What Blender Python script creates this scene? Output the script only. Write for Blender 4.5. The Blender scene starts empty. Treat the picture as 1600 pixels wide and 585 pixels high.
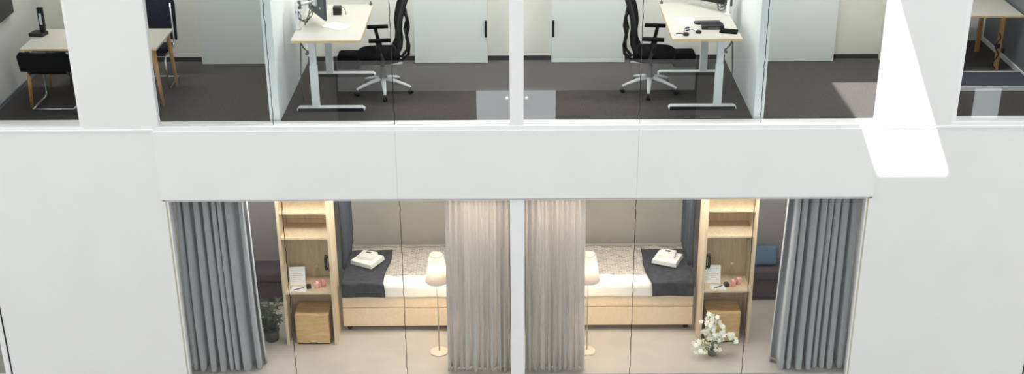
import bpy, bmesh, math, random
from mathutils import Vector, Matrix
random.seed(7)
SC = bpy.context.scene
COL = SC.collection
PI = math.pi
R = math.radians
CH = 8.6            # camera height over the lower floor
FU = 3.27           # upper floor level
# ------------------------------------------------------------------ materials
MATS = {}
def nt(name):
    m = bpy.data.materials.new(name); m.use_nodes = True
    t = m.node_tree; b = t.nodes['Principled BSDF']
    MATS[name] = m
    return m, t, b
def N(t, kind, **kw):
    n = t.nodes.new(kind)
    for k, v in kw.items():
        if k in n.inputs: n.inputs[k].default_value = v
        else: setattr(n, k, v)
    return n
def lin(r, g, b):
    f = lambda c: (c/255/12.92) if c/255 <= 0.04045 else ((c/255+0.055)/1.055)**2.4
    return (f(r), f(g), f(b), 1)
def plain(name, rgb, rough=.5, metal=0, noise=.06, scale=8, bump=0, bscale=200, coat=0, stretch=(1,1,1)):
    m, t, b = nt(name)
    c = lin(*rgb)
    tc = N(t, 'ShaderNodeTexCoord'); mp = N(t, 'ShaderNodeMapping'); mp.inputs['Scale'].default_value = stretch
    t.links.new(tc.outputs['Object'], mp.inputs['Vector'])
    nz = N(t, 'ShaderNodeTexNoise', Scale=scale, Detail=4.0)
    t.links.new(mp.outputs[0], nz.inputs['Vector'])
    cr = N(t, 'ShaderNodeValToRGB')
    cr.color_ramp.elements[0].position = .3; cr.color_ramp.elements[1].position = .7
    cr.color_ramp.elements[0].color = [x*(1-noise) for x in c[:3]]+[1]
    cr.color_ramp.elements[1].color = [min(1, x*(1+noise)) for x in c[:3]]+[1]
    t.links.new(nz.outputs['Fac'], cr.inputs['Fac']); t.links.new(cr.outputs['Color'], b.inputs['Base Color'])
    b.inputs['Roughness'].default_value = rough; b.inputs['Metallic'].default_value = metal
    if coat: b.inputs['Coat Weight'].default_value = coat
    if bump:
        n2 = N(t, 'ShaderNodeTexNoise', Scale=bscale, Detail=2.0)
        t.links.new(mp.outputs[0], n2.inputs['Vector'])
        bp = N(t, 'ShaderNodeBump', Strength=bump, Distance=.01)
        t.links.new(n2.outputs['Fac'], bp.inputs['Height']); t.links.new(bp.outputs[0], b.inputs['Normal'])
    return m
def wood(name, c1, c2, stretch=(6, 6, .6), rough=.45):
    m, t, b = nt(name)
    tc = N(t, 'ShaderNodeTexCoord'); mp = N(t, 'ShaderNodeMapping'); mp.inputs['Scale'].default_value = stretch
    t.links.new(tc.outputs['Object'], mp.inputs['Vector'])
    nz = N(t, 'ShaderNodeTexNoise', Scale=5.0, Detail=6.0, Distortion=.6)
    t.links.new(mp.outputs[0], nz.inputs['Vector'])
    cr = N(t, 'ShaderNodeValToRGB')
    cr.color_ramp.elements[0].position = .32; cr.color_ramp.elements[1].position = .68
    cr.color_ramp.elements[0].color = lin(*c1); cr.color_ramp.elements[1].color = lin(*c2)
    t.links.new(nz.outputs['Fac'], cr.inputs['Fac']); t.links.new(cr.outputs['Color'], b.inputs['Base Color'])
    b.inputs['Roughness'].default_value = rough
    return m
def cloth(name, rgb, trans=.3, clear=0, rough=.9, rgb2=None):
    m, t, b = nt(name)
    t.nodes.remove(b); out = t.nodes['Material Output']
    tc = N(t, 'ShaderNodeTexCoord'); mp = N(t, 'ShaderNodeMapping'); mp.inputs['Scale'].default_value = (1, 1, .25)
    t.links.new(tc.outputs['Object'], mp.inputs['Vector'])
    nz = N(t, 'ShaderNodeTexNoise', Scale=60.0, Detail=3.0); t.links.new(mp.outputs[0], nz.inputs['Vector'])
    cr = N(t, 'ShaderNodeValToRGB'); c = lin(*rgb)
    cr.color_ramp.elements[0].color = [x*.88 for x in c[:3]]+[1]; cr.color_ramp.elements[1].color = [min(1, x*1.12) for x in c[:3]]+[1]
    t.links.new(nz.outputs['Fac'], cr.inputs['Fac'])
    d = N(t, 'ShaderNodeBsdfDiffuse', Roughness=rough); tl = N(t, 'ShaderNodeBsdfTranslucent')
    t.links.new(cr.outputs[0], d.inputs['Color']); t.links.new(cr.outputs[0], tl.inputs['Color'])
    mx = N(t, 'ShaderNodeMixShader'); mx.inputs[0].default_value = trans
    t.links.new(d.outputs[0], mx.inputs[1]); t.links.new(tl.outputs[0], mx.inputs[2])
    last = mx
    if clear:
        tr = N(t, 'ShaderNodeBsdfTransparent'); m2 = N(t, 'ShaderNodeMixShader'); m2.inputs[0].default_value = clear
        t.links.new(mx.outputs[0], m2.inputs[1]); t.links.new(tr.outputs[0], m2.inputs[2]); last = m2
    t.links.new(last.outputs[0], out.inputs['Surface'])
    return m
def emit(name, rgb, strength, base=(240, 240, 240)):
    m, t, b = nt(name)
    b.inputs['Base Color'].default_value = lin(*base)
    b.inputs['Emission Color'].default_value = lin(*rgb); b.inputs['Emission Strength'].default_value = strength
    return m
def glass(name, tint=(1, 1, 1), ior=1.5, rough=0.0):
    m, t, b = nt(name)
    t.nodes.remove(b); out = t.nodes['Material Output']
    tr = N(t, 'ShaderNodeBsdfTransparent'); tr.inputs['Color'].default_value = (*tint, 1)
    gl = N(t, 'ShaderNodeBsdfGlossy', Roughness=rough)
    fr = N(t, 'ShaderNodeFresnel'); ge = N(t, 'ShaderNodeNewGeometry')
    mr = N(t, 'ShaderNodeMapRange'); mr.inputs['To Min'].default_value = ior; mr.inputs['To Max'].default_value = 1/ior
    t.links.new(ge.outputs['Backfacing'], mr.inputs['Value']); t.links.new(mr.outputs[0], fr.inputs['IOR'])
    mx = N(t, 'ShaderNodeMixShader')
    t.links.new(fr.outputs[0], mx.inputs[0]); t.links.new(tr.outputs[0], mx.inputs[1]); t.links.new(gl.outputs[0], mx.inputs[2])
    t.links.new(mx.outputs[0], out.inputs['Surface'])
    return m

plain('facade_white', (242, 242, 241), .55, noise=.015, scale=1.5)
plain('panel_white', (245, 245, 244), .45, noise=.012, scale=1.2)
plain('frame_white', (248, 248, 248), .35, noise=.01)
plain('seam_grey', (190, 192, 195), .6)
plain('joint_black', (22, 24, 26), .5)
plain('joint_soft', (96, 100, 104), .4)
plain('frame_beige', (214, 208, 190), .5)
plain('atrium_floor', (150, 148, 144), .5, noise=.08, scale=.7)
plain('wall_grey', (168, 164, 160), .6)
plain('dark_glass', (22, 23, 26), .25)
plain('upper_wall', (232, 232, 226), .7, noise=.02)
plain('partition_white', (240, 246, 247), .5, noise=.015)
plain('cabinet_white', (226, 232, 232), .4, noise=.015)
plain('side_wall', (205, 206, 203), .7, noise=.02)
plain('blue_grey_wall', (120, 128, 138), .5, noise=.04)
plain('ceiling_white', (238, 238, 236), .8, noise=.01)
plain('mat_dark', (66, 72, 82), .9, noise=.1, scale=30)
plain('carpet', (82, 78, 77), .95, noise=.3, scale=90, bump=.4, bscale=400)
plain('skirting_dark', (58, 58, 60), .6)
plain('lower_floor', (182, 177, 170), .38, noise=.06, scale=3)
plain('lower_wall', (160, 158, 151), .8, noise=.03)
plain('nook_wall', (150, 147, 148), .8, noise=.04)
plain('black_plastic', (15, 15, 17), .45, noise=.1)
plain('black_fabric', (13, 13, 15), .9, noise=.2, scale=60, bump=.3)
plain('navy_fabric', (40, 44, 54), .85, noise=.2, scale=60, bump=.3)
plain('grey_fabric', (84, 86, 88), .9, noise=.15, scale=60, bump=.3)
plain('chrome', (200, 204, 208), .18, metal=1, noise=.02)
plain('alu_white', (226, 230, 232), .35, noise=.02)
plain('alu_pale', (232, 240, 240), .35, metal=0, noise=.02)
plain('foot_dark', (60, 62, 66), .3, metal=.6)
plain('screen_black', (18, 19, 22), .15)
plain('monitor_back', (70, 74, 82), .5)
plain('desk_top', (190, 188, 180), .4, noise=.02)
plain('desk_edge', (226, 200, 150), .5, noise=.08, scale=30)
plain('paper', (245, 245, 244), .7, noise=.01)
plain('ink_grey', (150, 150, 152), .7)
plain('cable_grey', (90, 92, 96), .5)
plain('cable_white', (220, 220, 220), .5)
wood('oak', (212, 192, 160), (228, 211, 182))
wood('oak_dark', (212, 190, 155), (228, 208, 174))
wood('leg_wood', (176, 130, 76), (206, 160, 104), (10, 10, 1))
wood('box_wood', (206, 170, 116), (226, 194, 140), (1.2, 4, 4), .55)
plain('bed_base', (236, 218, 188), .75, noise=.05, scale=30, bump=.15)
plain('sheet_white', (242, 240, 235), .85, noise=.02, bump=.2, bscale=14)
plain('towel', (240, 242, 238), .95, noise=.04, scale=50, bump=.5, bscale=220)
plain('throw_dark', (64, 66, 73), .95, noise=.25, scale=16, bump=.5, bscale=120)
plain('bench_purple', (72, 64, 72), .9, noise=.12, scale=14, bump=.2)
plain('blue_cushion', (84, 112, 140), .9, noise=.1, scale=20, bump=.2)
plain('leaf_dark', (62, 76, 58), .6, noise=.3, scale=10)
plain('leaf_light', (140, 158, 104), .6, noise=.2, scale=10)
plain('petal', (246, 246, 232), .7, noise=.03)
plain('pot_grey', (120, 120, 118), .6)
plain('pot_dark', (60, 60, 62), .6)
plain('pink_glass', (236, 168, 164), .15, noise=.04)
plain('lamp_metal', (186, 180, 170), .35, metal=.2)
plain('lamp_base', (220, 208, 188), .4)
plain('roof_white', (235, 236, 238), .7)
for k_ in ('black_fabric', 'navy_fabric', 'carpet', 'throw_dark', 'grey_fabric'): MATS[k_].node_tree.nodes['Principled BSDF'].inputs['Specular IOR Level'].default_value = .12
# quilt: woven grey and white
m, t, b = nt('quilt')
tc = N(t, 'ShaderNodeTexCoord'); br = N(t, 'ShaderNodeTexBrick', Scale=7.0)
br.inputs['Color1'].default_value = lin(190, 184, 174); br.inputs['Color2'].default_value = lin(150, 146, 139); br.inputs['Mortar'].default_value = lin(222, 216, 206)
br.inputs['Mortar Size'].default_value = .018
t.links.new(tc.outputs['Object'], br.inputs['Vector']); t.links.new(br.outputs['Color'], b.inputs['Base Color'])
b.inputs['Roughness'].default_value = .9
bp = N(t, 'ShaderNodeBump', Strength=.35, Distance=.02); t.links.new(br.outputs['Fac'], bp.inputs['Height']); t.links.new(bp.outputs[0], b.inputs['Normal'])
cloth('curtain_blue', (190, 192, 195), .03)
cloth('curtain_dark', (82, 86, 96), .15)
cloth('curtain_sheer', (238, 236, 233), .40, .06)
cloth('shade_cloth', (253, 246, 240), .5)
glass('window_glass', (.975, .985, .985))
glass('bottle_glass', (.96, .97, .975), 1.3)
emit('glow_sheet', (240, 250, 255), 2.0, (200, 200, 200))  # glow of the panels added for bright reflections
emit('panel_lit', (255, 250, 240), 6)
emit('bulb_lit', (255, 230, 212), 8)

# ------------------------------------------------------------------ mesh building
class MB:
    """collects shapes; build() links them as one mesh object"""
    def __init__(s): s.bm = bmesh.new()
    def _add(s, verts, faces, smooth=False):
        vs = [s.bm.verts.new(v) for v in verts]
        for f in faces:
            try:
                fc = s.bm.faces.new([vs[i] for i in f]); fc.smooth = smooth
            except ValueError: pass
        return s
    def box(s, x0, x1, y0, y1, z0, z1, bev=0, M=None, seg=2, smooth=False):
        b = bmesh.new()
        v = [(x, y, z) for x in (x0, x1) for y in (y0, y1) for z in (z0, z1)]
        bv = [b.verts.new(p) for p in v]
        for f in ((0,1,3,2),(4,6,7,5),(0,4,5,1),(2,3,7,6),(0,2,6,4),(1,5,7,3)): b.faces.new([bv[i] for i in f])
        bmesh.ops.recalc_face_normals(b, faces=b.faces)
        if bev: bmesh.ops.bevel(b, geom=list(b.edges), offset=bev, segments=seg, affect='EDGES', profile=.6)
        if M is not None: bmesh.ops.transform(b, matrix=M, verts=b.verts)
        s._merge(b, smooth or bev > .02)
        return s
    def _merge(s, b, smooth=False):
        b.verts.index_update()
        s._add([v.co.copy() for v in b.verts], [[v.index for v in f.verts] for f in b.faces], smooth)
        b.free()
    def tube(s, pts, r, n=10, closed=False, r2=None, cap=True):
        pts = [Vector(p) for p in pts]; k = len(pts)
        rad = r if isinstance(r, (list, tuple)) else [r]*k
        verts, faces = [], []
        up = None
        for i, p in enumerate(pts):
            if closed: d = (pts[(i+1) % k]-pts[i-1])
            else: d = pts[min(i+1, k-1)]-pts[max(i-1, 0)]
            d.normalize()
            if up is None:
                up = Vector((0, 0, 1)) if abs(d.z) < .9 else Vector((1, 0, 0))
            a = d.cross(up); a.normalize(); c = a.cross(d); c.normalize(); up = c
            for j in range(n):
                th = 2*PI*j/n
                verts.append(p+(a*math.cos(th)+c*math.sin(th)*(r2 or 1))*rad[i])
        for i in range(k if closed else k-1):
            i2 = (i+1) % k
            for j in range(n):
                j2 = (j+1) % n
                faces.append((i*n+j, i*n+j2, i2*n+j2, i2*n+j))
        if not closed and cap:
            faces.append(list(range(n))[::-1]); faces.append([(k-1)*n+j for j in range(n)])
        return s._add(verts, faces, True)
    def lathe(s, prof, c=(0, 0, 0), n=28, cap=True, smooth=True, axis='Z'):
        verts, faces = [], []
        for r, z in prof:
            for j in range(n):
                th = 2*PI*j/n
                p = (r*math.cos(th), r*math.sin(th), z)
                if axis == 'X': p = (p[2], p[0], p[1])
                if axis == 'Y': p = (p[0], p[2], p[1])
                verts.append((c[0]+p[0], c[1]+p[1], c[2]+p[2]))
        k = len(prof)
        for i in range(k-1):
            for j in range(n):
                j2 = (j+1) % n
                faces.append((i*n+j, i*n+j2, (i+1)*n+j2, (i+1)*n+j))
        if cap:
            faces.append(list(range(n))[::-1]); faces.append([(k-1)*n+j for j in range(n)])
        return s._add(verts, faces, smooth)
    def prism(s, poly, a0, a1, axis='Y'):
        """polygon in the plane normal to axis, extruded a0..a1"""
        def P(p, a): return (p[0], a, p[1]) if axis == 'Y' else (a, p[0], p[1]) if axis == 'X' else (p[0], p[1], a)
        n = len(poly)
        verts = [P(p, a0) for p in poly]+[P(p, a1) for p in poly]
        faces = [list(range(n)), list(range(n, 2*n))[::-1]]+[(i, (i+1) % n, n+(i+1) % n, n+i) for i in range(n)]
        return s._add(verts, faces)
    def sheet(s, fn, nu, nv, smooth=True):
        verts = [fn(i/nu, j/nv) for j in range(nv+1) for i in range(nu+1)]
        w = nu+1
        faces = [(j*w+i, j*w+i+1, (j+1)*w+i+1, (j+1)*w+i) for j in range(nv) for i in range(nu)]
        return s._add(verts, faces, smooth)
    def build(s, name, mat, parent=None, sx=1, solid=0, loc=None, rotz=0, keep=False):
        if sx < 0:
            for v in s.bm.verts: v.co.x *= -1
        if not keep: bmesh.ops.recalc_face_normals(s.bm, faces=s.bm.faces)
        me = bpy.data.meshes.new(name); s.bm.to_mesh(me); s.bm.free()
        me.materials.append(MATS[mat] if isinstance(mat, str) else mat)
        o = bpy.data.objects.new(name, me); COL.objects.link(o)
        if parent: o.parent = parent
        if loc: o.location = loc
        if rotz: o.rotation_euler.z = rotz
        if solid:
            sm = o.modifiers.new('Solidify', 'SOLIDIFY'); sm.thickness = solid; sm.offset = 0
        return o
def box(x0, x1, y0, y1, z0, z1, bev=0, M=None): return MB().box(x0, x1, y0, y1, z0, z1, bev, M)
def thing(name, label, cat, loc=(0, 0, 0), rotz=0, group=None):
    o = bpy.data.objects.new(name, None); COL.objects.link(o); o.empty_display_size = .1
    o.location = loc; o.rotation_euler.z = rotz
    o['label'] = label; o['category'] = cat
    if group: o['group'] = group
    return o
def tag(o, label, cat, group=None):
    o['label'] = label; o['category'] = cat
    if group: o['group'] = group
    return o
def st(o, label=None, cat=None):
    o['kind'] = 'structure'
    if label: o['label'] = label
    if cat: o['category'] = cat
    return o
def dup(root, loc, rotz, label, group=None):
    r = root.copy(); COL.objects.link(r); r.location = loc; r.rotation_euler.z = rotz; r['label'] = label
    if group: r['group'] = group
    for ch in list(root.children):
        c = ch.copy(); COL.objects.link(c); c.parent = r
        for g in list(ch.children):
            d = g.copy(); COL.objects.link(d); d.parent = c
    return r
def rotz(a, c=(0, 0, 0)): return Matrix.Translation(c) @ Matrix.Rotation(a, 4, 'Z') @ Matrix.Translation([-x for x in c])
def side(s): return 'left' if s < 0 else 'right'

# ------------------------------------------------------------------ the facade
TH = .12              # facade depth behind the glass plane y=0
ZS = FU+.04           # top of the spandrel
ZT = 2.44             # top of the lower opening
XB = 4.06             # half width of the central bay
XP = 4.905            # outer edge of the upper piers
XW = 6.23             # outer edge of the lower walls
UC = FU+2.6           # upper ceiling
st(box(-XB-.06, -1.3825, -.03, .3, ZT, ZS-.02, .004).build('trim_1', 'panel_white'), 'white facade panel under the upper windows, first third', 'facade panel')
st(box(-1.3795, 1.3795, -.03, .3, ZT, ZS-.02, .004).build('trim_2', 'panel_white'), 'white facade panel under the upper windows, middle third', 'facade panel')
st(box(1.3825, XB+.06, -.03, .3, ZT, ZS-.02, .004).build('trim_3', 'panel_white'), 'white facade panel under the upper windows, last third', 'facade panel')
st(box(-XB-.05, XB+.05, -.012, .2, ZT-.02, ZT+.03).build('trim_4', 'seam_grey'), 'thin grey drip edge over the lower windows', 'trim')
st(box(-XB-.08, XB+.08, -.022, .34, ZT+.01, ZS-.04).build('trim_5', 'facade_white'), 'slab edge behind the facade panels', 'trim')
for s in (-1, 1):
    st(box(XB+.022, XW, -.012, .3, -3.27, ZS-.025, .004).build('wall_lower_'+side(s), 'facade_white', sx=s), 'plain white facade wall beside the lower curtained room, %s side' % side(s), 'wall')
    st(box(XB, XP, -.012, .085, ZS-.03, UC+4, .003).build('wall_pier_'+side(s), 'facade_white', sx=s), 'broad white pier between upper windows, %s side' % side(s), 'wall')
    st(box(XB+.05, 12, -.022, .3, ZS-.022, ZS+.005, .003).build('trim_%d' % (7+s), 'frame_white', sx=s), 'white horizontal ledge below the %s pier' % side(s), 'trim')
    st(box(XW, 12, -.012, .3, ZT-.15, ZS-.025, .004).build('wall_band_'+side(s), 'facade_white', sx=s), 'white facade band over the outer lower window, %s side' % side(s), 'wall')
    st(box(XB+.0, XB+.022, .0, .1, -.1, ZT, .0).build('trim_%d' % (10+s), 'frame_beige', sx=s), 'white return beside the lower window, %s side' % side(s), 'trim')
st(box(-12, 12, 0, .3, UC-.02, UC+4).build('wall_above', 'facade_white'), 'white facade over the upper windows', 'wall')
st(box(-XB, XB, -.012, .3, -3.27, -.085).build('wall_below', 'facade_white'), 'white facade under the lower windows', 'wall')

def window(n, label, x0, x1, z0, z1, joints, frame='frame_white', fw=.05, jmat='joint_black', left=None, right=None, jw=.009, base=None):
    w = st(bpy.data.objects.new('window_%d' % n, None), label, 'window'); COL.objects.link(w)
    w.location = ((x0+x1)/2, .045, z0)
    ox, h = (x0+x1)/2, z1-z0
    f = MB(); l, r = (left if left is not None else fw), (right if right is not None else fw)
    bs = fw if base is None else base
    f.box(x0-ox, x1-ox, -.06, .05, 0, bs, .004).box(x0-ox, x1-ox, -.05, .05, h-.03, h)
    f.box(x0-ox, x0-ox+l, -.055, .05, bs, h-.03).box(x1-ox-r, x1-ox, -.055, .05, bs, h-.03)
    f.build('window_frame', frame, w)
    xs = [x0+l]+list(joints)+[x1-r]
    for a, b in zip(xs[:-1], xs[1:]):
        box(a-ox+.003, b-ox-.003, -.006, .006, bs, h-.03).build('glass_pane', 'window_glass', w)
    for x in joints:
        J = MB()
        k = 40
        J.tube([(x-ox+.006*math.sin(i*1.9+x)*(.5+.5*math.sin(i*.7)), -.002, bs+(h-.03-bs)*i/k) for i in range(k+1)], jw/2, 6)
        J.build('silicone_joint', jmat, w)
    return w
MU = .078
window(1, 'upper glazing over the first half of the bay', -XB, 0, ZS-.02, UC, (-2.757, -1.385), right=MU, left=.008, base=.05)
window(2, 'upper glazing over the second half of the bay', 0, XB, ZS-.02, UC, (1.385, 2.757), left=MU, right=.008, base=.05)
window(3, 'upper window beyond the left pier', -10, -XP, ZS+.0, UC, (-8.2,), fw=.03)
window(4, 'upper window beyond the right pier', XP, 10, ZS+.0, UC, (8.2,), fw=.05)
window(5, 'lower glazing in front of the left bedroom', -XB, 0, -.09, ZT, (-2.745, -1.37), right=MU+.006, left=.012, base=.045, frame='frame_white')
window(6, 'lower glazing in front of the right bedroom', 0, XB, -.09, ZT, (1.385, 2.77), left=MU+.006, right=.012, base=.045, frame='frame_white')
for s in (-1, 1):
    window(7 if s < 0 else 8, 'outer lower window, %s side' % side(s), -11 if s < 0 else XW+.015, -XW-.015 if s < 0 else 11, -.04, ZT-.15, (8.6*s,), fw=.07)
    st(box(XW-.002, XW+.016, -.015, .1, -3.2, ZT-.15).build('trim_%d' % (13+s), 'joint_black', sx=s), 'black vertical strip at the end of the white wall, %s side' % side(s), 'trim')  # black strip along the edge of the outer opening

# ------------------------------------------------------------------ room shells
BW = 2.55   # back wall of the upper rooms
st(box(-12, 12, .3, 4.2, FU-.3, FU).build('floor', 'carpet'), 'dark grey carpet of the upper rooms', 'floor')
st(box(-12, 12, .3, 4.2, UC, UC+.2).build('ceiling', 'ceiling_white'), 'white ceiling of the upper rooms', 'ceiling')
st(box(-6.3, 4.9, BW, BW+.15, FU, UC).build('wall_back', 'upper_wall'), 'pale back wall of the upper rooms', 'wall')
st(box(-6.3, 4.9, BW-.012, BW, FU, FU+.06).build('baseboard_back', 'skirting_dark'), 'dark skirting along the back wall', 'baseboard')
st(box(4.75, 8.5, 3.3, 3.45, FU, UC).build('wall_far', 'upper_wall'), 'back wall of the deeper side room', 'wall')
st(box(4.75, 4.9, .3, 3.3, FU, UC).build('wall_side', 'upper_wall'), 'wall between the empty room and the deeper side room', 'wall')
st(box(-6.3, -6.15, .3, BW, FU, UC).build('wall_left', 'side_wall'), 'grey side wall of the meeting room', 'wall')
st(box(-6.15, -6.135, .3, BW, FU, FU+.05).build('baseboard_left', 'blue_grey_wall'), 'blue grey skirting of the side wall', 'baseboard')
st(box(6.38, 6.5, .3, 3.3, FU, UC).build('wall_right', 'blue_grey_wall'), 'blue grey side wall of the deeper side room', 'wall')
st(box(6.36, 6.38, .3, 3.3, FU, FU+.06).build('baseboard_right', 'alu_pale'), 'pale skirting of the blue grey wall', 'baseboard')
for s in (-1, 1):
    st(box(2.735, 2.85, .33, BW, FU, UC).build('wall_divider_'+side(s), 'partition_white', sx=s), 'white partition between desk and neighbouring room, %s side' % side(s), 'wall')
# lower storey
LB = 2.3
st(box(-11, 11, .07, 4.2, -.3, 0).build('floor_lower', 'lower_floor'), 'pale grey floor of the bedrooms', 'floor')
st(box(-11, 11, .3, 4.2, ZT+.02, ZT+.2).build('ceiling_lower', 'ceiling_white'), 'white ceiling of the bedrooms', 'ceiling')
st(box(-2.32, 2.32, LB, LB+.12, 0, ZT+.02).build('wall_back_lower', 'lower_wall'), 'greige back wall behind the beds', 'wall')
st(box(-.05, .05, .2, LB, 0, ZT+.02).build('wall_middle', 'lower_wall'), 'wall between the two bedrooms', 'wall')
for s in (-1, 1):
    st(box(2.32, 4.3, LB+.001, LB+.12, 0, ZT+.02).build('wall_nook_'+side(s), 'nook_wall', sx=s), 'darker back wall beside the shelf unit, %s side' % side(s), 'wall')
    st(box(4.15, 4.3, .3, LB, 0, ZT+.02).build('wall_end_'+side(s), 'nook_wall', sx=s), 'end wall behind the blue curtain, %s side' % side(s), 'wall')
    st(box(6.0, 11, 2.5, 2.6, 0, ZT+.02).build('wall_outer_'+side(s), 'nook_wall', sx=s), 'back wall of the outer lower room, %s side' % side(s), 'wall')

# ------------------------------------------------------------------ atrium
st(box(-25, 25, -18, 0, -3.6, -3.27).build('floor_atrium', 'atrium_floor'), 'floor of the atrium', 'floor')
# opposite facade: white, with dark windows low down
op = MB()
Y0, Y1 = -14.6, -14.2
ZG = -.64            # dark upper glazing stands above this line
op.box(-25, 25, Y0, Y1, 1.9, 14)
op.box(-4.1, 4.1, Y0, Y1, -1.37, ZG)
op.box(-.93, .9, Y0, Y1, -3.27, -1.37)
op.box(-25, -13, Y0, Y1, -3.27, 1.9); op.box(13, 25, Y0, Y1, -3.27, 1.9)
og = MB()
for s in (-1, 1): og.box(min(s*4.15, s*9.3), max(s*4.15, s*9.3), Y0, Y1-.02, -3.27, ZG)
st(og.build('wall_opposite_low', 'wall_grey'), 'grey lower wall across the atrium', 'wall')
st(box(-.93, .9, Y0+.41, Y0+.43, -3.2, -1.37).build('window_9', 'glow_sheet'), 'glowing panel added on the pier across the atrium', 'window')  # glowing sheet added so its reflection in the glass turns bright
st(box(10.55, 11.15, Y0+.41, Y0+.43, -3.2, -1.37).build('window_10', 'glow_sheet'), 'narrow glowing panel added across the atrium', 'window')  # second added glow, mirrored as a white stripe in the glass
wo = st(op.build('wall_opposite', 'facade_white'), 'white facade across the atrium', 'wall')
st(box(-25, 25, Y1-.3, Y1-.03, -3.2, 2.0).build('wall_opposite_glazing', 'dark_glass'), 'dark ground floor glazing across the atrium', 'wall')

# unseen roof slab blocks the sun; its notch lets one patch through
# ------------------------------------------------------------------ upper rooms: desks
def cyl(mb, p0, p1, r, n=12): return mb.tube([p0, p1], r, n)
def desk(s):
    where = 'beside the partition with the angled monitor back' if s < 0 else 'carrying a black keyboard and headset'
    t = thing('standing_desk', 'white sit-stand desk with pale wooden edge, ' + where, 'desk', (2.19*s, .57, FU), 0, 'sit-stand desks in the upper offices')
    top = box(-.4, .4, 0, 1.5, .872, .9, .003).build('tabletop', 'desk_top', t, s)
    e = MB(); e.box(-.4, .4, -.004, 0, .872, .899); e.box(-.404, -.4, 0, 1.5, .872, .899)
    e.build('edge_band', 'desk_edge', top, s)
    for y in (.12, 1.36):
        lg = box(.13, .22, y-.03, y+.03, .05, .56, .004).build('leg', 'alu_pale', t, s)
        box(.137, .213, y-.024, y+.024, .56, .865, .003).build('leg_extension', 'alu_white', lg, s)
        ft = MB(); ft.prism([(-.4, .012), (-.4, .03), (-.37, .052), (.37, .052), (.4, .03), (.4, .012)], y-.038, y+.038, 'Y')
        f = ft.build('foot', 'alu_pale', t, s)
        g = MB(); g.box(-.385, .385, y-.042, y-.037, .004, .042); g.box(-.39, .39, y-.035, y+.035, 0, .013)
        g.build('foot_strip', 'foot_dark', f, s)
    cb = MB(); cb.box(.13, .22, .15, 1.33, .84, .872); cb.box(-.3, .34, .09, .15, .85, .872); cb.box(-.3, .34, 1.33, 1.39, .85, .872)
    cb.build('crossbeam', 'alu_white', t, s)
    c = MB(); c.tube([(.30+.03*math.sin(i*1.3), .25+i*.05, .84-.28*math.sin(i/12*PI)) for i in range(13)], .008, 6); c.tube([(.33, .3, .86), (.36, .3, .4), (.35, .34, .02)], .007, 6)
    c.build('power_cable', 'cable_grey', t, s)
    return t
desk(-1); desk(1)
for s in (-1, 1):
    t = thing('cable_clip', 'small dark clip on the rear corner of the %s' % ('document desk' if s < 0 else 'headset desk'), 'clip', (1.815*s, 2.03, FU+.9), 0, 'dark clips on the desk corners')
    MB().box(-.016, .016, -.02, .02, 0, .03, .006).build('clip_body', 'cable_grey', t)
    MB().lathe([(.007, .03), (.009, .045), (.0, .05)], (0, 0, 0), 12).build('clip_button', 'black_plastic', t)
ZD = FU+.9
# monitors on arms
def monitor(loc, ang, label, bz):
    """local: screen faces +x, width along y, bottom at z=bz"""
    t = thing('monitor', label, 'monitor', loc, ang)
    box(-.018, .012, -.3, .3, bz, bz+.36, .006).build('display_housing', 'monitor_back', t)
    box(.012, .015, -.29, .29, bz+.012, bz+.35).build('screen', 'screen_black', t)
    MB().lathe([(.012, -.024), (.012, -.018)], (0, -.16, bz+.12), 14, axis='X').build('badge', 'alu_white', t)
    box(-.05, -.018, -.055, .055, bz+.12, bz+.23, .004).build('bracket', 'alu_pale', t)
    return t
def arm(name_loc, tip, mon, s):
    t = MB().lathe([(.045, 0), (.045, .012), (.02, .02), (.02, .34)], (0, 0, 0), 16).build('support_arm', 'alu_white')
    t.parent = mon
    t.matrix_basis = (Matrix.Translation(mon.location) @ Matrix.Rotation(mon.rotation_euler.z, 4, 'Z')).inverted() @ Matrix.Translation(name_loc)
    d = Vector(tip)-Vector(name_loc)
    mid = (d.x*.5+.06*s, d.y*.5-.05, .27)
    MB().tube([(0, 0, .29), mid], .02, 10).build('lower_link', 'alu_pale', t)
    MB().tube([mid, (d.x, d.y, d.z)], .018, 10).build('upper_link', 'alu_pale', t)
    MB().lathe([(.03, -.04), (.03, .05)], mid, 14).build('elbow', 'cable_grey', t)
    c = MB()
    for k in range(3):
        ph = k*1.7
        c.tube([(.02*math.sin(i*.9+ph)+d.x*i/14, d.y*i/14+.03*math.cos(i*.8+ph), .22-.2*math.sin(i/14*PI)*(.75+.12*k)) for i in range(15)], .006, 6)
    c.build('cable_bundle', 'cable_grey', t)
    return t
mo = monitor((-2.365, 1.28, ZD), math.atan2(.45, .89), 'dark monitor seen from behind over the desk with the white document', .10)
arm((-2.575, 1.03, ZD), (-2.415, 1.255, ZD+.27), mo, -1)
mo = monitor((2.38, 1.74, ZD), math.atan2(-.63, -.78)+.2, 'dark monitor facing the room over the headset desk', .10)
arm((2.57, 1.55, ZD), (2.435, 1.765, ZD+.27), mo, 1)
# things on the left desk
o = MB(); Mx = rotz(-.62); o.box(-.15, .15, -.105, .105, 0, .006, .001, Mx); doc = o.build('document', 'paper', None, loc=(-2.125, 1.12, ZD))
tag(doc, 'white document lying on the desk below the monitor back', 'paper')
t = thing('desk_speaker', 'small black cube with a cable near the rear of the document desk', 'speaker', (-2.18, 1.63, ZD))
box(-.05, .05, -.05, .05, 0, .1, .008).build('body', 'black_plastic', t)
MB().tube([(.05, 0, .08), (.08, 0, .085), (.1, -.02, .05), (.11, -.04, .006)], .004, 6).build('cable', 'cable_grey', t)
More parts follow.
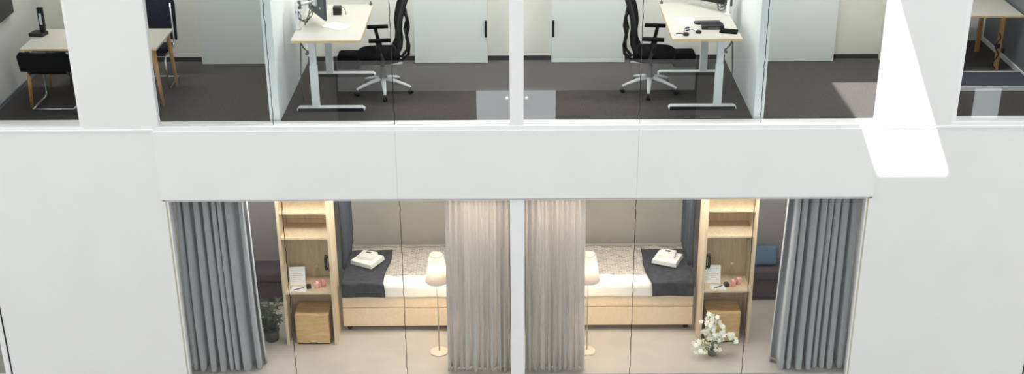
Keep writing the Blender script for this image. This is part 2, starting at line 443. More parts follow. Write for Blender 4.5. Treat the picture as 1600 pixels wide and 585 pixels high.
# things on the right desk
t = thing('keyboard', 'slim black keyboard lying behind the headset on the desk', 'keyboard', (2.27, 1.18, ZD), R(4))
box(-.16, .16, -.05, .05, 0, .018, .004).build('keyboard_base', 'black_plastic', t)
k = MB()
for i in range(14):
    for j in range(4): k.box(-.15+i*.0215, -.132+i*.0215, -.044+j*.022, -.026+j*.022, .018, .023)
k.build('keys', 'monitor_back', t)
t = thing('docking_station', 'black docking box in front of the keyboard on the headset desk', 'docking station', (2.3, .98, ZD))
box(-.13, .13, -.065, .065, 0, .05, .008).build('housing', 'black_plastic', t)
box(-.06, .08, -.067, -.065, .012, .03).build('port_strip', 'cable_grey', t)
MB().tube([(-.13, .0, .03), (-.2, -.02, .02), (-.27, -.05, .008), (-.33, -.07, .005)], .005, 6).build('cable', 'cable_white', t)
t = thing('mouse', 'black mouse at the chair side of the headset desk', 'mouse', (2.0, .93, ZD), R(70))
mm = MB(); mm.sheet(lambda u, v: (.055*math.sin(PI*v)*math.cos(2*PI*u), .034*math.sin(PI*v)*math.sin(2*PI*u), max(0, .032*math.cos(PI*v)+.0)), 20, 12); mm.build('shell', 'black_plastic', t)
box(.02, .035, -.004, .004, .022, .031, .002).build('scroll_wheel', 'cable_grey', t)
t = thing('headset', 'black headset with silver band on the front of the desk', 'headset', (2.03, .76, ZD), R(30))
MB().tube([(.09*math.cos(a), .09*math.sin(a), .012+.02*math.sin(a)) for a in [PI*i/14 for i in range(15)]], .008, 8).build('headband', 'chrome', t)
for x in (-.09, .09): MB().lathe([(.012, 0), (.034, .004), (.036, .022), (.02, .034)], (x, -.01, 0), 16).build('ear_cup', 'black_plastic', t)
MB().tube([(-.09, 0, .02), (-.14, .03, .02), (-.18, .06, .015)], .005, 6).build('microphone', 'black_plastic', t)
nb = box(-.1, .1, -.07, .07, 0, .02, .004).build('notebook', 'black_fabric', None, loc=(2.47, .83, ZD), rotz=R(-18))
tag(nb, 'black notebook at the front corner of the desk by the partition', 'notebook')
o = box(-.11, .11, -.15, .15, 0, .004).build('document', 'paper', None, loc=(2.02, 1.25, ZD), rotz=R(5))
tag(o, 'white sheet of paper lying behind the mouse', 'paper')

# office chair: local, sitting direction -x for the left chair (mirrored for the right)
def office_chair(s):
    t = thing('office_chair', 'black mesh office chair with white star base at the %s' % ('desk with the document' if s < 0 else 'desk with the headset'), 'office chair', (1.63*s, 1.33, FU), R(-8)*s, 'office chairs at the sit-stand desks')
    # local +x (before mirroring) = away from the mullion = towards the desk
    for k in range(5):
        a = -PI/2+k*2*PI/5
        c, d = math.cos(a), math.sin(a)
        sp = MB().tube([(.03*c, .03*d, .175), (.16*c, .16*d, .15), (.30*c, .30*d, .105), (.345*c, .345*d, .085)], [.032, .026, .02, .017], 10, r2=.75)
        sp.build('star_spoke', 'alu_white', t, s)
        ca = MB()
        for w in (-1, 1): ca.lathe([(.012, -.01), (.03, -.01), (.03, .01), (.012, .01)], (.345*c-w*.016*d, .345*d+w*.016*c, .03), 14, axis='X' if abs(d) > .7 else 'Y')
        ca.tube([(.345*c, .345*d, .03), (.345*c, .345*d, .08)], .009, 8)
        ca.build('caster', 'black_plastic', t, s)
    MB().lathe([(.05, .14), (.05, .2), (.03, .215), (.03, .4), (.04, .405)], (0, 0, 0), 18).build('gas_lift', 'cable_grey', t, s)
    m_ = MB(); m_.box(-.16, .14, -.1, .1, .385, .425, .012); m_.box(-.24, -.1, -.05, .05, .36, .42, .01); m_.tube([(.0, .1, .4), (.02, .26, .4)], .009, 8)
    m_.build('tilt_mechanism', 'alu_white', t, s)
    # seat with waterfall front
    se = MB()
    def seat(u, v):
        a = 2*PI*u; e = .55
        cx = math.copysign(abs(math.cos(a))**e, math.cos(a)); cy = math.copysign(abs(math.sin(a))**e, math.sin(a))
        if v <= .5:
            k = (v*2); r_ = min(1, k/.9)
            z = .55-.03*(r_**4)
            x, y = .255*cx*r_, .25*cy*r_
        else:
            k = (v-.5)*2; z = .52-.11*min(1, k*1.3); r_ = 1 if k < .6 else max(0, 1-(k-.6)/.4)
            x, y = .255*cx*r_, .25*cy*r_
        if x > .15: z -= (x-.15)**2*2.2
        return (x+.04, y, z)
    se.sheet(seat, 40, 20).build('seat', 'black_fabric', t, s)
    # backrest
    prof = [(-.17, .52), (-.215, .60), (-.225, .70), (-.215, .80), (-.225, .92), (-.255, 1.05), (-.30, 1.17), (-.315, 1.24)]
    def bp(z):
        for (xa, za), (xb, zb) in zip(prof[:-1], prof[1:]):
            if z <= zb: f = (z-za)/(zb-za); f = max(0, f); return xa+(xb-xa)*f
        return prof[-1][0]
    def back(u, v):
        z = .52+.72*v; y = (u*2-1)*(.225+.035*math.sin(PI*min(1, v*1.1)))
        return (bp(z)-.035*(1-(u*2-1)**2)+.02, y, z)
    MB().sheet(back, 14, 24).build('backrest', 'black_fabric', t, s, solid=.05)
    fr = MB()
    for w in (-1, 1):
        fr.tube([(bp(.52+.72*i/16)+.02, w*(.225+.035*math.sin(PI*min(1, i/16*1.1))), .52+.72*i/16) for i in range(17)], .024, 8)
    fr.tube([(bp(1.24)+.02-.035*(1-(i/4-1)**2), (i/4-1)*.225, 1.24) for i in range(9)], .016, 8)
    fr.tube([(bp(.52)+.02-.035*(1-(i/4-1)**2), (i/4-1)*.225, .53) for i in range(9)], .022, 8)
    fr.build('back_frame', 'black_plastic', t, s)
    sp = MB()
    for w in (-1, 1):
        sp.tube([(-.1, w*.06, .41), (-.24, w*.07, .42), (-.315, w*.1, .5), (-.325, w*.13, .62), (-.295, w*.16, .74), (-.325, w*.14, .86), (-.31, w*.17, .98), (-.285, w*.2, 1.04)], .02, 8)
    sp.tube([(-.295, -.16, .74), (-.305, 0, .74), (-.295, .16, .74)], .016, 8)
    sp.build('back_support', 'black_plastic', t, s)
    for w in (-1, 1):
        ar = MB(); ar.tube([(.02, w*.14, .42), (.01, w*.27, .43), (.0, w*.285, .5), (.03, w*.285, .6)], .02, 8); ar.tube([(.03, w*.285, .58), (.06, w*.285, .73)], .022, 8)
        a_ = ar.build('armrest', 'black_plastic', t, s)
        box(-.1, .16, w*.285-.045, w*.285+.045, .73, .762, .012).build('arm_pad', 'black_fabric', a_, s)
    return t
office_chair(-1); office_chair(1)
for s in (-1, 1):
    f = MB(); f.box(-.15, .15, -.13, .13, 0, .19, .05, seg=4)
    o = f.build('floor_bag', 'black_fabric', None, loc=(2.16*s, 2.32, FU)); tag(o, 'low black rounded bag on the carpet behind the %s' % ('document desk' if s < 0 else 'headset desk'), 'bag', 'black bags on the carpet under the desks')

# tall white cabinets along the back wall
def cabinet(x0, x1, handle_x, label, group):
    t = thing('tall_cabinet', label, 'cabinet', ((x0+x1)/2, BW-.12, FU), 0, group)
    w = (x1-x0)/2
    box(-w, w, .0, .118, .0, 2.45).build('body', 'cabinet_white', t)
    d = box(-w+.002, w-.002, -.02, 0, .012, 2.44, .002).build('door', 'cabinet_white', t)
    if handle_x is not None:
        h = MB(); hx = handle_x*(w-.02); h.box(hx-.014, hx+.014, -.05, -.02, .36, .58, .004)
        h.build('handle', 'black_plastic', d)
cabinet(-1.32, -.375, 1, 'tall pale cabinet with black pull behind the document desk chair', 'tall cabinets with black pulls')
cabinet(.455, 1.41, -1, 'tall pale cabinet with black pull behind the headset desk chair', 'tall cabinets with black pulls')
cabinet(-4.1, -2.853, None, 'tall handleless white cabinet beside the wooden-legged meeting table', 'tall handleless cabinets')
cabinet(2.853, 4.13, None, 'tall handleless white cabinet in the empty carpeted room', 'tall handleless cabinets')
for s in (-1, 1):
    t = thing('door_stop', 'small white door stop on carpet just %s of the white mullion' % side(s), 'door stop', (.12*s, 1.05, FU), 0, 'white door stops')
    MB().lathe([(.02, 0), (.02, .012), (.014, .03), (.0, .034)], (0, 0, 0), 14).build('rubber_stop', 'frame_white', t)

# meeting room on the left
t = thing('meeting_table', 'white meeting table with splayed wooden legs, partly behind the white pier', 'table', (-5.0, 1.2, FU))
tp = box(-.8, .8, -.4, .4, .715, .74, .004).build('tabletop', 'desk_top', t)
box(-.8, .8, -.404, -.4, .715, .739).build('edge_band', 'desk_edge', tp)
for x in (-1, 1):
    for y in (-1, 1):
        MB().tube([(x*.74, y*.33, .715), (x*.785, y*.35, 0)], [.03, .018], 12).build('leg', 'leg_wood', t)
MB().box(-.7, .7, -.31, -.27, .67, .715).box(-.7, .7, .27, .31, .67, .715).build('apron', 'black_plastic', t)
def cantilever(name, label, loc, ang, mat, hb):
    """faces +y; back at -y"""
    t = thing(name, label, 'chair', loc, ang, 'cantilever chairs at the meeting table')
    for w in (-1, 1):
        MB().tube([(w*.24, -.24, .014), (w*.24, .2, .014), (w*.24, .235, .03), (w*.24, .25, .07), (w*.23, .25, .38), (w*.23, .235, .425), (w*.23, .19, .44), (w*.23, -.2, .43), (w*.23, -.25, .5), (w*.22, -.29, hb-.1)], .0125, 10).build('side_tube', 'chrome', t)
    MB().tube([(-.24, -.24, .014), (.24, -.24, .014)], .0125, 10).build('floor_bar', 'chrome', t)
    MB().box(-.225, .225, -.21, .24, .435, .485, .02, seg=3).build('seat', mat, t)
    def bk(u, v):
        x = (u*2-1)*(.3 if hb < .8 else .265)*(1-.12*max(0, v-.8)/.2); z = .50+(hb-.5)*v
        return (x, -.255-.07*v-.04*(1-(u*2-1)**2)*1, z)
    MB().sheet(bk, 14, 14).build('backrest', mat, t, solid=.03)
    return t
cantilever('meeting_chair', 'dark chair with chrome floor frame in front of the meeting table, back to the glass', (-5.49, .98, FU), R(0), 'black_fabric', .745)
cantilever('meeting_chair', 'dark navy chair behind the meeting table end with visible wooden legs', (-4.52, 1.66, FU), PI, 'navy_fabric', 1.06)
cantilever('meeting_chair', 'grey chair behind the meeting table next to the upright device', (-5.28, 1.78, FU), PI, 'grey_fabric', 1.06)
t = thing('conference_device', 'black upright device with pale panel standing on the meeting table', 'telephone', (-5.72, 1.36, FU+.74), R(-10))
box(-.12, .06, -.1, .05, 0, .045, .01).build('base', 'black_plastic', t)
box(-.02, .05, -.01, .03, .04, .34, .008).build('column', 'black_plastic', t)
box(0.0, .032, -.014, -.01, .13, .27).build('display_panel', 'alu_pale', t)
t = thing('wall_screen', 'black screen mounted on the grey side wall of the meeting room', 'television', (-6.148, 1.05, FU+.97))
box(.02, .06, -.5, .5, 0, .6, .006).build('housing', 'black_plastic', t)
box(.06, .063, -.485, .485, .015, .585).build('screen', 'screen_black', t)
box(0, .02, -.15, .15, .15, .45).build('bracket', 'cable_grey', t)
# side room on the right
t = thing('side_table', 'white table with wooden leg against the blue grey wall', 'table', (5.99, 2.4, FU))
tp = box(-.36, .36, -.42, .5, .715, .74, .004).build('tabletop', 'desk_top', t)
box(-.36, .36, -.424, -.42, .715, .739).build('edge_band', 'desk_edge', tp)
for x in (-.28, .14):
    for y in (-.33, .4):
        if x < 0 and y < 0: continue
        box(x-.025, x+.025, y-.025, y+.025, 0, .715, .004).build('leg', 'leg_wood', t)
c = MB(); c.tube([(.1+.03*math.sin(i*1.1), -.38, .5-.04*i) for i in range(13)], .008, 6); c.box(.08, .13, -.4, -.37, .3, .36, .005); c.box(.16, .2, -.4, -.36, .24, .3, .005)
c.build('power_cable', 'black_plastic', t)

t = thing('floor_mat', 'dark floor mat with two white edge strips in front of the side table', 'mat', (5.75, 1.56, FU))
box(-.6, .6, -.27, .27, 0, .05, .006).build('mat', 'mat_dark', t)
for y in (-.285, .285): box(-.6, .6, y-.009, y+.009, 0, .053, .003).build('edge_strip', 'frame_white', t)

# ------------------------------------------------------------------ bedrooms
def curtain(name, label, x0t, x1t, x0b, x1b, y, mat, folds, amp, group, z0=.015, z1=ZT, s=1, flare=1.3, seed=0, axis='X', nv=14):
    rnd = random.Random(seed)
    pw = [rnd.uniform(-.35, .35) for _ in range(folds+2)]; pw[0] = pw[folds] = 0
    ph = [rnd.uniform(-.5, .5) for _ in range(folds+2)]; am = [rnd.uniform(.6, 1.2) for _ in range(folds+2)]
    n = folds*14
    cx = (x0b+x1b)/2
    t = thing(name, label, 'curtain', (s*cx, y, 0) if axis == 'X' else (s*y, cx, 0), 0, group)
    def fn(u, v):
        z = z1+(z0-z1)*v
        a = x0t+(x0b-x0t)*v; b = x1t+(x1b-x1t)*v
        q = u*folds; i = int(min(q, folds-1e-6)); f = q-i; q += pw[i]*(1-f)+pw[i+1]*f; 
        A = amp*(am[i]*(1-f)+am[i+1]*f)*(.55+.45*v*flare)
        w = math.sin(2*PI*(q+.10*ph[i]*math.sin(2*PI*f)+.05*math.sin(5*v+seed)))
        w = math.copysign(abs(w)**.75, w)
        if folds > 9: w = .75*w+.3*math.sin(5.3*PI*q+seed)
        x = a+(b-a)*u-(.018 if folds == 8 else .007)*math.sin(4*PI*q)
        d = A*w+.006*math.sin(6*v+q)
        return (x-cx, d, z) if axis == 'X' else (d, x-cx, z)
    MB().sheet(fn, n, nv).build('drape', mat, t, s, solid=.003)
    h = MB()
    if axis == 'X': h.box(min(x0t, x1t)-cx, max(x0t, x1t)-cx, -.02, .02, z1-.015, z1+.015)
    else: h.box(-.02, .02, min(x0t, x1t)-cx, max(x0t, x1t)-cx, z1-.015, z1+.015)
    h.build('curtain_track', 'alu_pale', t, s)
    return t
def bedroom(s):
    lr = side(s)
    who = 'left bedroom' if s < 0 else 'right bedroom'
    curtain('window_curtain', 'blue grey pleated curtain at the outer edge of the %s' % who, 3.22, 4.04, 3.17, 4.05, .275, 'curtain_blue', 8, .135, 'blue grey outer curtains', s=s, seed=3+s)
    curtain('sheer_curtain', 'pale sheer pleated curtain in the %s, beside the white mullion' % who, .095, .80 if s > 0 else .85, .095, .83 if s > 0 else .87, .165, 'curtain_sheer', 10, .055, 'sheer curtains beside the mullion', s=s, seed=11+s)
    curtain('niche_curtain', 'dark grey curtain hanging between shelf unit and bed in the %s' % who, 1.32, 2.2, 1.36, 2.16, 2.265, 'curtain_dark', 7, .03, 'dark niche curtains', z0=.8, s=s, seed=21+s, axis='Y')
    # shelf unit
    X0, X1, YF, YB = 2.33, 2.98, .78, 1.24
    t = thing('shelf_unit', 'tall pale wooden shelf unit with desk shelf and box stool in the %s' % who, 'shelf unit', ((X0+X1)/2*s, YF, 0), 0, 'shelf units in the bedrooms')
    w = (X1-X0)/2; D = YB-YF
    for x in (-1, 1): box(min(x*w, x*(w-.035)), max(x*w, x*(w-.035)), 0, D, 0, 2.4, .002).build('side_panel', 'oak', t, s)
    box(-w+.035, w-.035, D-.02, D, .0, 2.4).build('back_panel', 'oak_dark', t, s)
    for z in (1.52, 1.87, 2.22): box(-w+.035, w-.035, .005, D-.02, z, z+.028, .002).build('shelf', 'oak', t, s)
    box(-w+.035, w-.035, .0, D-.02, .745, .775, .002).build('desk_shelf', 'oak', t, s)
    ZK = .775
    # box stool
    cx = 2.64*s
    b = thing('box_stool', 'tan wooden cube stool under the desk shelf in the %s' % who, 'stool', (cx, .96, 0), 0, 'cube stools under the desk shelves')
    box(-.215, .215, -.165, .165, .02, .415, .006).build('body', 'box_wood', b)
    box(-.218, .218, -.168, .168, .415, .44, .006).build('lid', 'box_wood', b)
    p = MB(); p.box(-.2, .2, -.15, .15, 0, .02); p.box(-.05, .05, -.167, -.15, .012, .032); p.build('plinth', 'black_plastic', b)
    # on the desk shelf (same left-to-right order in both rooms)
    uc = (X0+X1)/2*s
    dx = -.06 if s < 0 else -.04
    c_ = thing('information_card', 'white information card standing on the desk shelf in the %s' % who, 'card', (uc-.15+dx*.2, .98, ZK), R(3 if s < 0 else -4), 'information cards')
    Mt = Matrix.Rotation(R(-14), 4, 'X')
    sheet_ = box(-.1, .1, -.002, .002, 0, .24, 0, Mt).build('card_sheet', 'paper', c_)
    l = MB()
    for i in range(7): l.box(-.075, .075-.02*(i % 3), -.0035, -.0015, .05+i*.024, .054+i*.024, 0, Mt)
    l.build('print_lines', 'ink_grey', sheet_)
    MB().prism([(0, 0), (.09, 0), (.05, .16)], -.06, .06, 'X').build('card_stand', 'paper', c_)
    fl = box(-.1, .1, -.06, .07, 0, .003).build('leaflet', 'paper', None, loc=(uc-.13+(.03 if s > 0 else 0), .865, ZK+.0), rotz=R(-6)); tag(fl, 'white leaflet lying flat in front of the card in the %s' % who, 'paper', 'leaflets on the desk shelves')
    pn = thing('pen', 'black pen lying on the leaflet in the %s' % who, 'pen', (uc-.13+(.03 if s > 0 else 0), .865, ZK+.009), R(32), 'pens on the leaflets')
    MB().tube([(-.07, 0, 0), (.06, 0, 0), (.075, 0, 0)], [.006, .006, .001], 8).build('barrel', 'black_plastic', pn)
    box(.0, .05, -.002, .002, .005, .009).build('clip', 'chrome', pn) 
    rm = box(-.03, .03, -.035, .035, 0, .045, .01).build('desk_clock', 'black_plastic', None, loc=(uc-.01+(.02 if s > 0 else 0), .9, ZK), rotz=R(12)); tag(rm, 'small black clock block beside the card in the %s' % who, 'clock', 'small black blocks on the desk shelves')
    bt = thing('water_bottle', 'clear glass water bottle on the desk shelf in the %s' % who, 'bottle', (uc+.09, 1.06, ZK), 0, 'water bottles')
    MB().lathe([(.03, 0), (.034, .01), (.034, .15), (.016, .19), (.013, .23)], (0, 0, 0), 18).build('bottle_body', 'bottle_glass', bt)
    MB().lathe([(.015, .228), (.015, .25)], (0, 0, 0), 14).build('cap', 'alu_pale', bt)
    for k, (ox, oy) in enumerate(((.1, -.08), (.17, -.03))):
        g = MB().lathe([(.028, 0), (.034, .085), (.031, .085), (.025, .008)], (0, 0, 0), 18, cap=True).build('tumbler', 'pink_glass', None, loc=(uc+ox, .98+oy, ZK))
        tag(g, 'pink tumbler %s the bottle in the %s' % ('in front of' if k == 0 else 'beside', who), 'tumbler', 'pink tumblers')
    ph = thing('wall_phone', 'black telephone handset mounted inside the shelf unit of the %s' % who, 'telephone', ((X0+.036)*s, .92, 1.02), 0, 'wall phones')
    box(0, .03, -.035, .035, 0, .2, .006).build('cradle', 'black_plastic', ph, s)
    hs = MB(); hs.tube([(.05, 0, .01), (.065, 0, .04), (.065, 0, .16), (.05, 0, .2)], [.026, .018, .018, .026], 10); hs.build('handset', 'screen_black', ph, s)
    box(.031, .034, -.02, .02, .07, .12).build('keypad', 'cable_grey', ph, s)
    # bed
    bx0, bx1, by0, by1 = .2, 2.285, 1.11, 2.14
    B = thing('bed', 'single box spring bed with woven quilt in the %s' % who, 'bed', ((bx0+bx1)/2*s, by0, 0), 0, 'box spring beds')
    L = (bx1-bx0)/2; W = by1-by0
    box(-L, L, 0, W, .085, .355, .012).build('lower_box', 'bed_base', B, s)
    box(-L, L, 0, W, .362, .54, .012).build('upper_box', 'bed_base', B, s)
    box(-L+.02, L-.02, .02, W-.02, .53, .7, .05, ).build('mattress', 'sheet_white', B, s)
    # quilt: lies over the back of the mattress
    def qf(u, v):
        x = -L+.03+(2*L-.06)*u; y = .2+(W-.2)*v
        z = .715+.012*math.sin(9*x+3*v)*math.sin(7*y)+.006*math.sin(23*x)
        if v < .06: z -= (.06-v)*.35
        return (x, y, z)
    MB().sheet(qf, 90, 30).build('quilt', 'quilt', B, s, solid=.02)
    def sf(u, v):
        x = -L+.012+(2*L-.024)*u
        if v < .45: z = .52+(.19)*(v/.45); y = -.012-.012*math.sin(14*x)*(.45-v)
        else:
            y = -.012+.27*(v-.45)/.55; z = .71+.006*math.sin(11*x)
        if .38 < v < .5: z -= .012; y += .006
        return (x, y, z)
    MB().sheet(sf, 80, 20).build('top_sheet', 'sheet_white', B, s, solid=.012)
    for x in (-1, 1):
        for y in (.1, W-.1): MB().lathe([(.03, 0), (.035, .01), (.03, .085)], (x*(L-.07), y, 0), 14).build('leg', 'black_plastic', B, s)
    box(-L, L, W+.002, W+.05, .08, .75, .01).build('back_rail', 'lower_wall', B, s)
    # throw over the foot end
    th = MB()
    x_in, x_out = 1.73, 2.275
    def tf(u, v):
        a = x_in+(-.02)*v+ (.10*(1-v) if s < 0 else -.06*(1-v))*0
        wob = .02*math.sin(7*v+s)
        x = (x_in+wob-(.03+.05*(s > 0))*v)+(x_out-x_in-wob+(.03+.05*(s > 0))*v)*u
        Lh = .2
        tot = Lh+.92
        d = v*tot
        if d < Lh: y = by0-.035-.008*math.sin(12*x); z = .74-(Lh-d)
        else: y = by0-.035+(d-Lh); z = .748+.012*math.sin(10*x+5*y)*math.sin(9*y+2*x)
        if Lh-.03 < d < Lh+.04: z -= .008
        zz = z
        return (x-2.0, y-by0, zz)
    T = th.sheet(tf, 30, 50).build('throw_blanket', 'throw_dark', None, s, solid=.018, loc=(2.0*s, by0, 0))
    tag(T, 'dark charcoal throw draped over the foot of the bed in the %s' % who, 'blanket', 'dark throws')
    # folded towels
    ang = R(-28) if s < 0 else R(-24)
    def towel(w, d, h, seed):
        m = MB(); n = 3
        for i in range(n):
            z0 = h*i/n
            m.box(-w/2+.004*i, w/2-.003*i, -d/2, d/2-.004*i, z0, z0+h/n-.0015, min(.009, h/n*.4), None, 3)
        return m
    tx, ty = 1.99*s, 1.62
    a = towel(.34, .32, .062, 1).build('folded_towel', 'towel', None, loc=(tx, ty, .772), rotz=ang); tag(a, 'large folded white towel on the dark throw in the %s' % who, 'towel', 'large folded towels')
    b2 = thing('folded_towel', 'small folded white towel with dark tag, topmost on the throw in the %s' % who, 'towel', (tx+.0, ty+.03, .835), ang+R(8), 'small folded towels')
    towel(.22, .2, .045, 2).build('cloth', 'towel', b2)
    box(-.035, .035, .02, .055, .0445, .048, 0).build('tag', 'cable_grey', b2)
    # floor lamp
    lx = -1.005 if s < 0 else .88
    F = thing('floor_lamp', 'lit floor lamp with white conical shade beside the bed in the %s' % who, 'floor lamp', (lx, .6, 0), 0, 'floor lamps')
    MB().lathe([(.12, 0), (.12, .012), (.1, .02), (.012, .026)], (0, 0, 0), 30).build('base', 'lamp_base', F)
    MB().tube([(0, 0, .02), (0, 0, 1.3)], .007, 10).build('pole', 'lamp_metal', F)
    sh = MB().lathe([(.145, 1.03), (.085, 1.4)], (0, 0, 0), 40, cap=False).build('lamp_shade', 'shade_cloth', F, solid=.003)
    rg = MB()
    MB().tube([(.145*math.cos(2*PI*i/32), .145*math.sin(2*PI*i/32), 1.032) for i in range(32)], .004, 6, closed=True).build('lower_ring', 'lamp_metal', sh)
    for r_, z in ((.085, 1.398),):
        rg.tube([(r_*math.cos(2*PI*i/32), r_*math.sin(2*PI*i/32), z) for i in range(32)], .004, 6, closed=True)
    for i in range(3): rg.tube([(0, 0, 1.3), (.083*math.cos(2*PI*i/3), .083*math.sin(2*PI*i/3), 1.395)], .003, 6)
    rg.build('shade_ring', 'lamp_metal', sh)
    MB().lathe([(.0, 1.16), (.024, 1.18), (.03, 1.21), (.014, 1.255), (.012, 1.3)], (0, 0, 0), 16).build('bulb', 'bulb_lit', F)
    ld = bpy.data.lights.new('lamp_light', 'POINT'); ld.energy = 11; ld.color = (1, .72, .52); ld.shadow_soft_size = .035
    lo = bpy.data.objects.new('lamp_light', ld); COL.objects.link(lo); lo.location = (lx, .6, 1.12)
bedroom(-1); bedroom(1)
# behind the outer curtains
def bench(s, label):
    t = thing('low_bench', label, 'bench', (3.55*s, LB-.42, 0), 0)
    box(-.55, .55, .02, .4, .06, .32, .01).build('bench_base', 'bench_purple', t)
    box(-.55, .55, 0, .41, .32, .46, .03).build('seat_cushion', 'bench_purple', t)
    for x in (-.5, .5): box(x-.02, x+.02, .04, .36, 0, .06).build('leg', 'black_plastic', t)
bench(-1, 'low dark purple upholstered bench behind the blue curtain and leafy plant')
bench(1, 'low dark purple upholstered bench carrying a blue cushion')
o = MB().box(-.19, .19, -.06, .06, 0, .26, .045, Matrix.Rotation(R(-16), 4, 'X'), seg=4).build('cushion', 'blue_cushion', None, loc=(3.36, LB-.235, .475)); tag(o, 'blue cushion leaning on the dark bench behind the shelf unit', 'cushion')

# plants
def leaf(mb, p, d, up, L, W):
    p, d, up = Vector(p), Vector(d).normalized(), Vector(up)
    a = d.cross(up)
    if a.length < 1e-3: a = d.cross(Vector((1, 0, 0)))
    a.normalize(); n = a.cross(d)
    pts = []
    for k, (f, w) in enumerate(((0, .08), (.3, .8), (.6, .9), (1, .03))):
        c = p+d*L*f-n*(.25*L*f*f)
        pts.append((c-a*W*w*.5-n*.1*W*w, c+n*0, c+a*W*w*.5-n*.1*W*w))
    verts = [v for q in pts for v in q]; faces = []
    for i in range(3):
        for j in range(2): faces.append((i*3+j, i*3+j+1, (i+1)*3+j+1, (i+1)*3+j))
    mb._add(verts, faces, True)
def plant_dark():
    t = thing('leafy_plant', 'dark green leafy plant on the floor beside the left shelf unit', 'plant', (-3.2, .93, 0))
    MB().lathe([(.085, 0), (.1, .13), (.105, .15), (.09, .15), (.088, .13)], (0, 0, 0), 24).build('pot', 'pot_dark', t)
    st_, lf = MB(), MB(); rn = random.Random(5)
    for i in range(34):
        a = rn.uniform(0, 2*PI); r_ = rn.uniform(.04, .2); h = rn.uniform(.22, .62)
        tip = Vector((r_*math.cos(a), r_*math.sin(a)*.8, h))
        st_.tube([(0, 0, .13), (tip.x*.4, tip.y*.4, h*.6), tip], [.005, .004, .002], 5)
        for k in range(7):
            f = rn.uniform(.4, 1); q = Vector((tip.x*f, tip.y*f, .13+(h-.13)*f)); b_ = rn.uniform(0, 2*PI)
            leaf(lf, q, (math.cos(b_), math.sin(b_), rn.uniform(-.2, .6)), (0, 0, 1), rn.uniform(.06, .11), rn.uniform(.025, .04))
    st_.build('stems', 'leaf_dark', t); lf.build('foliage', 'leaf_dark', t, keep=True)
plant_dark()
def plant_white():
    t = thing('flowering_plant', 'white flowering plant on the floor in front of the right cube stool', 'plant', (2.47, .5, 0))
    MB().lathe([(.05, 0), (.06, .07), (.062, .085), (.052, .085), (.05, .07)], (0, 0, 0), 22).build('pot', 'pot_grey', t)
    st_, lf, pe = MB(), MB(), MB(); rn = random.Random(9)
    tips = [(-.07, .6), (.0, .54), (-.12, .46), (-.03, .42), (.08, .40), (-.10, .34), (.16, .33), (.05, .30), (.24, .27), (-.02, .24), (.12, .22), (-.2, .12), (-.13, .1), (.06, .12), (.0, .05), (-.16, .2), (.3, .22), (.02, .36), (-.09, .52), (-.05, .49), (.03, .46), (-.07, .39), (.0, .31), (-.06, .28), (.1, .36), (.2, .29), (-.22, .17), (-.1, .15), (-.05, .08)]
    for x, z in tips:
        y = rn.uniform(-.12, .08)
        st_.tube([(0, 0, .07), (x*.35, y*.3, max(.12, z*.75)), (x, y, z)], [.004, .003, .002], 5)
        for m_ in range(3):
            cx, cy, cz = x+rn.uniform(-.04, .04), y+rn.uniform(-.04, .04), z+rn.uniform(-.03, .03)
            nv = Vector((rn.uniform(-.5, .5), -1, rn.uniform(.2, 1))).normalized()
            e1 = nv.cross(Vector((0, 0, 1))).normalized(); e2 = nv.cross(e1)
            for k in range(5):
                a = 2*PI*k/5
                leaf(pe, (cx, cy, cz), e1*math.cos(a)+e2*math.sin(a)+nv*.25, nv, .034, .026)
        for m_ in range(2):
            b_ = rn.uniform(0, 2*PI)
            leaf(lf, (x*.7, y*.7, z*.8+.03), (math.cos(b_), math.sin(b_), .3), (0, 0, 1), .08, .022)
    st_.build('stems', 'leaf_light', t); lf.build('foliage', 'leaf_light', t, keep=True); pe.build('blossoms', 'petal', t, keep=True)
plant_white()

# ------------------------------------------------------------------ lamps of the rooms
def ceiling_light(x, y, z, w, d, e, label, group, color=(1, .97, .92)):
    t = thing('ceiling_light', label, 'ceiling light', (x, y, z-.05), 0, group)
    box(-w/2-.02, w/2+.02, -d/2-.02, d/2+.02, .01, .05, .004).build('housing', 'frame_white', t)
    box(-w/2, w/2, -d/2, d/2, .0, .01).build('diffuser', 'panel_lit', t)
    ld = bpy.data.lights.new('ceiling_glow', 'AREA'); ld.shape = 'RECTANGLE'; ld.size = w; ld.size_y = d; ld.energy = e; ld.color = color
    lo = bpy.data.objects.new('ceiling_glow', ld); COL.objects.link(lo); lo.location = (x, y, z-.06)
for x, e in ((-5.0, 8), (-2.0, 11), (0, 7), (2.0, 11), (3.8, 7), (5.8, 8)):
    ceiling_light(x, 1.35 if abs(x) < 4 else 1.6, UC, 1.2, .3, e, 'flat white ceiling panel light over the upper room at %s' % {-5.0: 'the meeting table', -2.0: 'the document desk', 0: 'the middle cabinets', 2.0: 'the headset desk', 3.8: 'the empty room', 5.8: 'the side table'}[x], 'ceiling panel lights')
for s in (-1, 1):
    ceiling_light(1.6*s, 1.05, ZT+.02, 1.2, .2, 10, 'narrow ceiling light over the %s bed' % side(s), 'bedroom ceiling lights', (1, .95, .87))
    ceiling_light(2.65*s, .36, ZT+.02, .9, .12, 6, 'narrow ceiling light in front of the %s shelf unit' % side(s), 'bedroom ceiling lights', (1, .95, .87))

for s in (-1, 1):
    ceiling_light(.5*s, .5, ZT+.02, .5, .12, 8, 'narrow ceiling light behind the %s sheer curtain' % side(s), 'bedroom ceiling lights', (1, .76, .58))
    ceiling_light(3.5*s, 1.5, ZT+.02, .6, .15, 7, 'added unseen ceiling light brightening the nook of the %s low bench' % side(s), 'bedroom ceiling lights', (1, .96, .92))  # added out of view to brighten the nook behind the curtain
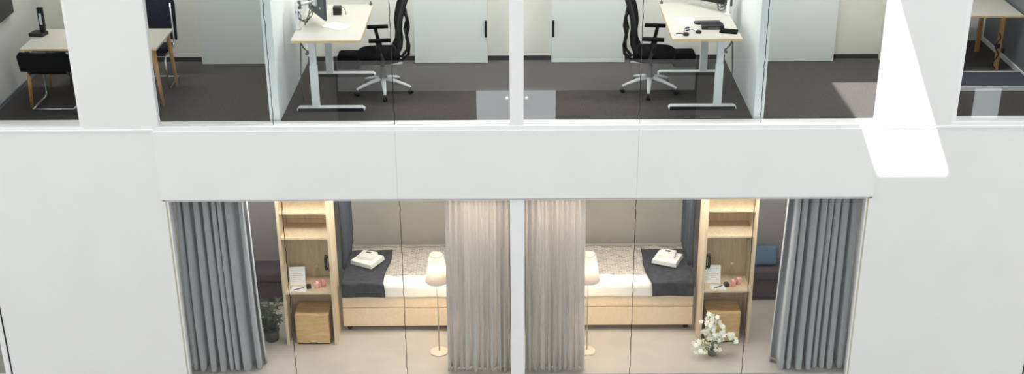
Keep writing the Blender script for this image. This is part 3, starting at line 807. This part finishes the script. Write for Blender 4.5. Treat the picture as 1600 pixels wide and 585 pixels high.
# ------------------------------------------------------------------ sky, sun, roof
CAMY = -13.5
w = bpy.data.worlds.new('World'); SC.world = w; w.use_nodes = True
bg = w.node_tree.nodes['Background']; bg.inputs[0].default_value = (.955, .985, 1.0, 1); bg.inputs[1].default_value = 1.0
ZR = CH+3
KX, KZ = .624, 1.6         # sun direction per unit of +y: +KX in x, -KZ in z
zb = 2.72                  # where the skylight notch's edge throws its line on the facade
yb = -(ZR-zb)/KZ
yt = -(ZR-(zb+3.2))/KZ
xr = 5.02+KX*yb; xl = xr-.87
rf = MB()
rf.box(-25, xl, -14.6, yt, ZR-.2, ZR); rf.box(xr, 25, -14.6, yt, ZR-.2, ZR); rf.box(xl, xr, -14.6, yb, ZR-.2, ZR)
st(rf.build('sun_notch_roof', 'roof_white'), 'unseen white roof slab, notched to shape the sun patch on the facade', 'roof')  # out of view; placed and cut to block all but one sun patch
sd = bpy.data.lights.new('sun', 'SUN'); sd.energy = 9.0; sd.angle = R(.4); sd.color = (1, .98, .94)
so = bpy.data.objects.new('sun', sd); COL.objects.link(so)
so.rotation_euler = Vector((KX, 1, -KZ)).to_track_quat('-Z', 'Y').to_euler()

# ------------------------------------------------------------------ camera
cd = bpy.data.cameras.new('Camera'); cam = bpy.data.objects.new('Camera', cd); COL.objects.link(cam)
cd.sensor_fit = 'HORIZONTAL'; cd.sensor_width = 36; cd.lens = 45.0; cd.shift_x = -8/1600
cam.matrix_world = Matrix.Translation((0, CAMY, CH)) @ Matrix.Rotation(R(90-24.05), 4, 'X') @ Matrix.Rotation(-.0047, 4, 'Z')
SC.camera = cam
SC.view_settings.view_transform = 'Standard'
try: SC.view_settings.look = 'None'
except Exception: pass
SC.view_settings.gamma = 1; SC.view_settings.use_curve_mapping = False
SC.view_settings.exposure = 1.0
cy = SC.cycles
cy.use_denoising = True
cy.max_bounces = 10; cy.diffuse_bounces = 5; cy.glossy_bounces = 4; cy.transparent_max_bounces = 24; cy.transmission_bounces = 6
cy.sample_clamp_indirect = 6; cy.caustics_reflective = False; cy.caustics_refractive = False
